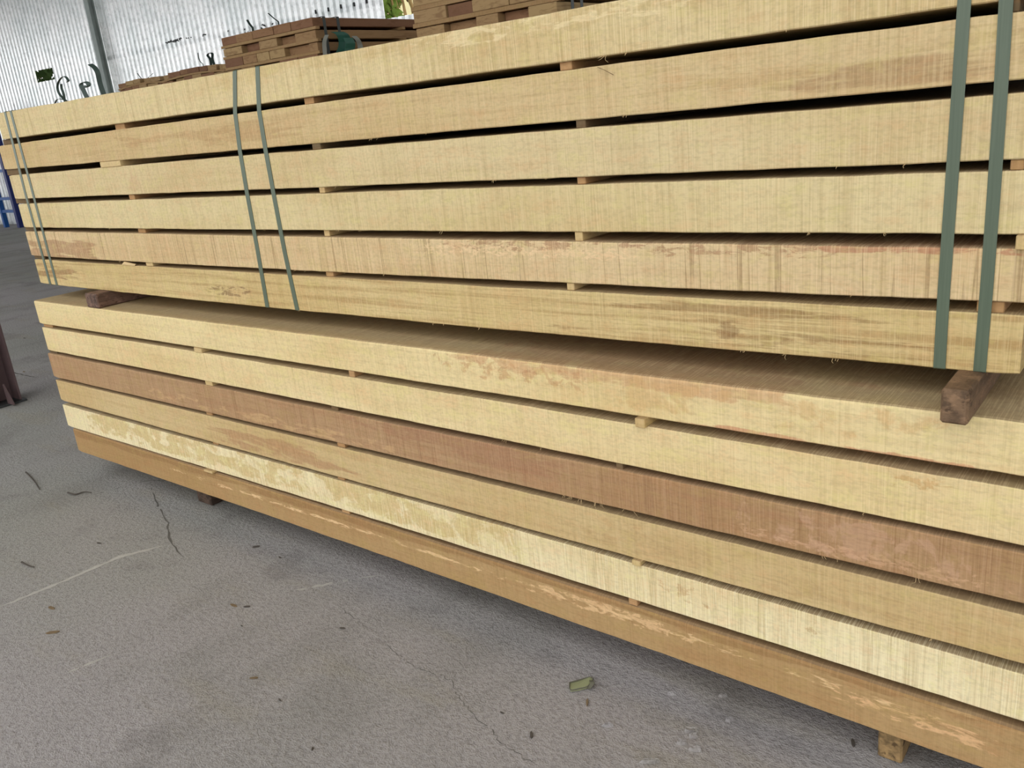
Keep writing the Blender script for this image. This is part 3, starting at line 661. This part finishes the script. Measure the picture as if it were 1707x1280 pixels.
# ------------------------------------------------------------------ steel column at the left edge
M_brown = plain('brown_painted_steel', (98, 80, 80), .55)
b0 = on_floor(-8, 683)
t = empty('steel_column', (b0.x - .1, b0.y + .08, 0)); tag(t, 'brown painted steel column cut off by the left edge of the photo', 'column')
mb = MB(); mb.box(b0.x - .22, b0.x - .015, b0.y + .0, b0.y + .012, .012, ROOF); mb.box(b0.x - .22, b0.x - .015, b0.y + .15, b0.y + .162, .012, ROOF); mb.box(b0.x - .13, b0.x - .118, b0.y + .012, b0.y + .15, .012, ROOF); mb.build('shaft', M_brown, t)
mb = MB(); mb.box(b0.x - .24, b0.x + .01, b0.y - .02, b0.y + .18, 0.0, .012, None, .002); mb.build('base_plate', M_dark_steel, t)
mb = MB(); gx = b0.x - .015
mb.add([(gx, b0.y + .08, .012), (gx + .08, b0.y + .08, .012), (gx, b0.y + .08, .13), (gx, b0.y + .09, .012), (gx + .08, b0.y + .09, .012), (gx, b0.y + .09, .13)], [(0, 1, 2), (5, 4, 3), (0, 3, 4, 1), (1, 4, 5, 2), (2, 5, 3, 0)]); mb.build('gusset', M_brown, t)

# ------------------------------------------------------------------ blue steel rack by the rear wall
M_blue = plain('blue_paint', (30, 82, 148), .45); M_navy = plain('navy_paint', (34, 44, 104), .45)
rb = on_floor(38, 379)
t = empty('steel_rack', rb); tag(t, 'blue steel rack frame standing by the corrugated wall at the left edge', 'rack')
def pole(x, y, z0, z1, wd, mat, nm='upright'):
    mb = MB(); mb.box(x - wd / 2, x + wd / 2, y - wd / 2, y + wd / 2, z0, z1, None, .005); mb.build(nm, mat, t)
rx = rb.x - .06; ry = rb.y
pole(rx, ry, 0, 2.55, .12, M_navy); pole(rx - .75, ry, .0, 2.4, .09, M_blue); pole(rx - 1.6, ry, 0, 2.55, .12, M_navy); pole(rx - 1.6, ry + .5, 0, 2.4, .09, M_blue)
for z in (.35, .62, 1.2, 1.75, 2.3):
    mb = MB(); mb.box(rx - 1.6, rx, ry - .03, ry + .03, z - .03, z + .03); mb.build('crossbar', M_blue, t)
# low heap of rubble at the wall foot
mb = MB()
for i in range(40):
    p = WO + WD * random.uniform(-4.5, -.2) - WN * random.uniform(.28, .40); s = random.uniform(.05, .13)
    mb.box(-s, s, -s, s, -s * .4, s * .6, Matrix.Translation(p) @ Matrix.Rotation(random.uniform(0, 3), 4, 'Z') @ Matrix.Rotation(random.uniform(-.3, .3), 4, 'X'), s * .2)
tag(mb.build('rubble', plain('rubble', (112, 100, 88), .9)), 'low heap of brownish rubble at the foot of the corrugated wall', 'rubble', kind='stuff')

# ------------------------------------------------------------------ litter on the floor
M_chip = plain('dark_chip', (84, 78, 72), .9); M_chip2 = plain('brown_chip', (120, 102, 78), .9)
chips = [(87, 1055, .024, .7, 'elongated dark wood chip on bare floor between the two left chalk lines'), (427, 912, .016, 1.0, 'dark wood chip right of the end of the long chalk line'),
 (467, 930, .008, 0, 'tiny dark chip above the faint middle chalk line'), (390, 1010, .016, .1, 'brown chip left of its smaller twin in the left middle of the floor'),
 (412, 1012, .012, .6, 'smaller chip just right of the brown one in the left middle of the floor'), (403, 1044, .006, 0, 'speck-sized chip below the two neighbouring chips at left middle'),
 (424, 1131, .012, .7, 'dark tilted chip alone right of the short chalk line'), (467, 1168, .006, 0, 'speck-sized chip below right of the dark tilted chip'),
 (521, 1249, .007, 2.2, 'small chip lowest of all near the bottom edge, left half'), (86, 1014, .02, .1, 'flat brownish chip just below the left end of the long chalk line'),
 (837, 1189, .006, 0, 'speck-sized chip beside the long crack at bottom centre'), (886, 1226, .013, 2.2, 'slanted dark chip right of the long crack near the bottom edge'),
 (979, 1172, .012, 2.1, 'slanted dark chip right below the flattened green scrap'), (1422, 1240, .014, 2.0, 'dark chip beside the bearer under the right end of the stack'),
 (571, 1048, .01, .6, 'small chip below the faint middle chalk line'), (40, 620, .018, 0, 'dark chip on the far floor above the column foot'), (41, 564, .02, 0, 'dark speck farthest back on the floor left of the stack'),
 (165, 906, .012, .3, 'small chip just above the long chalk line')]
for i, (px, py, s, r_, lab) in enumerate(chips):
    p = on_floor(px, py); mb = MB(); Mx = Matrix.Translation(p + Vector((0, 0, .0022))) @ Matrix.Rotation(r_, 4, 'Z') @ Matrix.Rotation(random.uniform(-.08, .08), 4, 'Y')
    n = 6; v = []
    for z in (-.0018, .0018):
        for k in range(n):
            a = 2 * math.pi * k / n; v.append(Mx @ Vector((s * math.cos(a) * random.uniform(.7, 1.1), s * .28 * math.sin(a) * random.uniform(.7, 1.2), z)))
    mb.add(v, [tuple(range(n))[::-1], tuple(range(n, 2 * n))] + [(k, (k + 1) % n, n + (k + 1) % n, n + k) for k in range(n)])
    tag(mb.build('wood_chip', M_chip if i % 3 else M_chip2), lab, 'wood chip', 'wood chips scattered on the floor')
def twig(pts, lab):
    mb = MB(); mb.tube(spline([on_floor(x, y, .005) for x, y in pts], 4), .004, 5, .002); tag(mb.build('twig', M_chip), lab, 'twig')
twig([(43, 787), (52, 796), (60, 806), (66, 816)], 'dark twig on the floor left of the stack, longest there')
twig([(113, 821), (125, 824), (140, 820), (152, 821)], 'thin twig on the floor just right of the dark twig')
twig([(36, 937), (48, 943), (57, 945)], 'thin curved twig on the floor above the long chalk line')
# crumpled scrap
M_scrap = plain('green_scrap', (150, 154, 118), .5); M_scrap2 = plain('grey_scrap', (100, 98, 84), .6)
cz = on_floor(970, 1144); t = empty('plastic_scrap', cz); tag(t, 'flattened greenish scrap lying on the floor below the stack', 'scrap')
q = [on_floor(*a, .002) for a in [(950, 1141), (951, 1153), (966, 1151), (980, 1147), (989, 1136), (984, 1132), (965, 1137)]]
v = [a.copy() for a in q] + [a + Vector((0, 0, .004 + .003 * (i % 2))) for i, a in enumerate(q)]; n = 7
mb = MB(); mb.add(v, [tuple(range(n))[::-1], tuple(range(n, 2 * n))] + [(k, (k + 1) % n, n + (k + 1) % n, n + k) for k in range(n)]); mb.build('scrap_body', M_scrap, t)
mb = MB(); mb.tube(spline([a + Vector((0, 0, .006)) for a in q + [q[0]]], 3), .0016, 5); mb.build('rolled_edge', M_scrap2, t)
mb = MB(); mb.ribbon(spline([on_floor(983, 1134, .008), on_floor(988, 1138, .014), on_floor(981, 1148, .005)], 4), Vector((.012, 0, .004)), .001); mb.build('folded_end', M_scrap2, t)

# ------------------------------------------------------------------ outdoors beyond the wall opening
M_leaf = plain('leaf', (126, 150, 66), .6, var=.35, sc=3); M_leafd = plain('dark_leaf', (62, 82, 38), .7, var=.3, sc=3); M_bark = plain('bark', (170, 140, 92), .9)
M_hut = plain('pale_plaster', (244, 232, 178), .9, var=.04); M_brush = plain('dry_brush', (92, 70, 46), .9)
def bush(c, rx_, rz_, n, mat, lab, seed, size=.14):
    rr = random.Random(seed); t = empty('bush', (c[0], c[1], 0)); tag(t, lab, 'bush', 'plants outside the shed')
    v = []; f = []
    for i in range(n):
        while True:
            d = Vector((rr.uniform(-1, 1), rr.uniform(-1, 1), rr.uniform(-1, 1)))
            if .25 < d.length < 1: break
        p = Vector((c[0] + d.x * rx_, c[1] + d.y * rx_, c[2] + d.z * rz_)); a = Vector((rr.uniform(-1, 1), rr.uniform(-1, 1), rr.uniform(-1.4, .4))).normalized(); b = a.orthogonal().normalized(); l = size * rr.uniform(.6, 1.4); k = len(v)
        v += [p, p + a * l * .5 + b * l * .16, p + a * l, p + a * l * .5 - b * l * .16]; f.append((k, k + 1, k + 2, k + 3))
    o = obj('foliage', v, f, mat, t); o['kind'] = 'stuff'
    mb = MB()
    for k in range(5): mb.tube(spline([Vector((c[0] + rr.uniform(-.2, .2), c[1], 0)), Vector((c[0] + rr.uniform(-.4, .4), c[1] + rr.uniform(-.2, .2), c[2] * .6)), Vector((c[0] + rr.uniform(-.8, .8) * rx_, c[1] + rr.uniform(-.6, .6) * rx_, c[2] + rz_ * .5))], 4), .04, 6, .012)
    mb.build('stem', M_bark, t, True)
def beyond(px, py, dist):                   # a point on the pixel's ray, dist metres beyond the rear wall
    d = ray(px, py); cc = WN.dot(WO) + dist; t = cc / (WN.x * d.x + WN.y * d.y); p = d * t; return Vector((p.x, p.y, p.z + H))
p = beyond(648, 12, 1.2); bush((p.x, p.y, p.z + .1), .15, .75, 420, M_leaf, 'bright green leafy plant right outside the wall opening', 4, .2)
p = beyond(660, -12, 4.2); bush((p.x, p.y, p.z + .5), .8, .6, 1300, M_brush, 'brown dry shrub behind the bright green plant', 5, .2)
p = beyond(78, 124, 2.5); bush((p.x, p.y, p.z - .2), 1.6, 1.4, 2500, M_leafd, 'dark green bush seen through the square wall hole', 6, .25)
p = beyond(678, 22, 8); t = empty('outbuilding', (p.x, p.y, 0)); tag(t, 'pale yellow plastered outbuilding beyond the wall opening', 'building')
mb = MB(); wx = 1.25; zt = p.z + .15
mb.add([(p.x - wx, p.y, 0), (p.x + wx, p.y, 0), (p.x + wx, p.y, zt - .15), (p.x + .3, p.y, zt + .35), (p.x - .5, p.y, zt + .25), (p.x - wx, p.y, zt - .3)] + [(p.x - wx, p.y + 3, 0), (p.x + wx, p.y + 3, 0), (p.x + wx, p.y + 3, zt - .15), (p.x + .3, p.y + 3, zt + .35), (p.x - .5, p.y + 3, zt + .25), (p.x - wx, p.y + 3, zt - .3)],
       [(5, 4, 3, 2, 1, 0), (6, 7, 8, 9, 10, 11)] + [(k, (k + 1) % 6, 6 + (k + 1) % 6, 6 + k) for k in range(6)]); mb.build('wall', M_hut, t)
a = beyond(652, 28, 2.0); b = beyond(660, 14, 2.0); c_ = beyond(667, 0, 2.0); d_ = beyond(670, -40, 2.0)
t = empty('tree', (a.x, a.y, 0)); tag(t, 'slanting pale trunk outside the wall opening', 'tree', 'plants outside the shed')
mb = MB(); mb.tube(spline([Vector((a.x, a.y, 0)), a, b, c_, d_], 4), .06, 7, .035); mb.build('trunk', M_bark, t, True)
mb = MB(); mb.tube(spline([beyond(676, -30, 2.0), beyond(683, 0, 2.0), beyond(688, 14, 2.0), beyond(690, 30, 2)], 4), .035, 7, .03); mb.build('branch', M_bark, t, True)
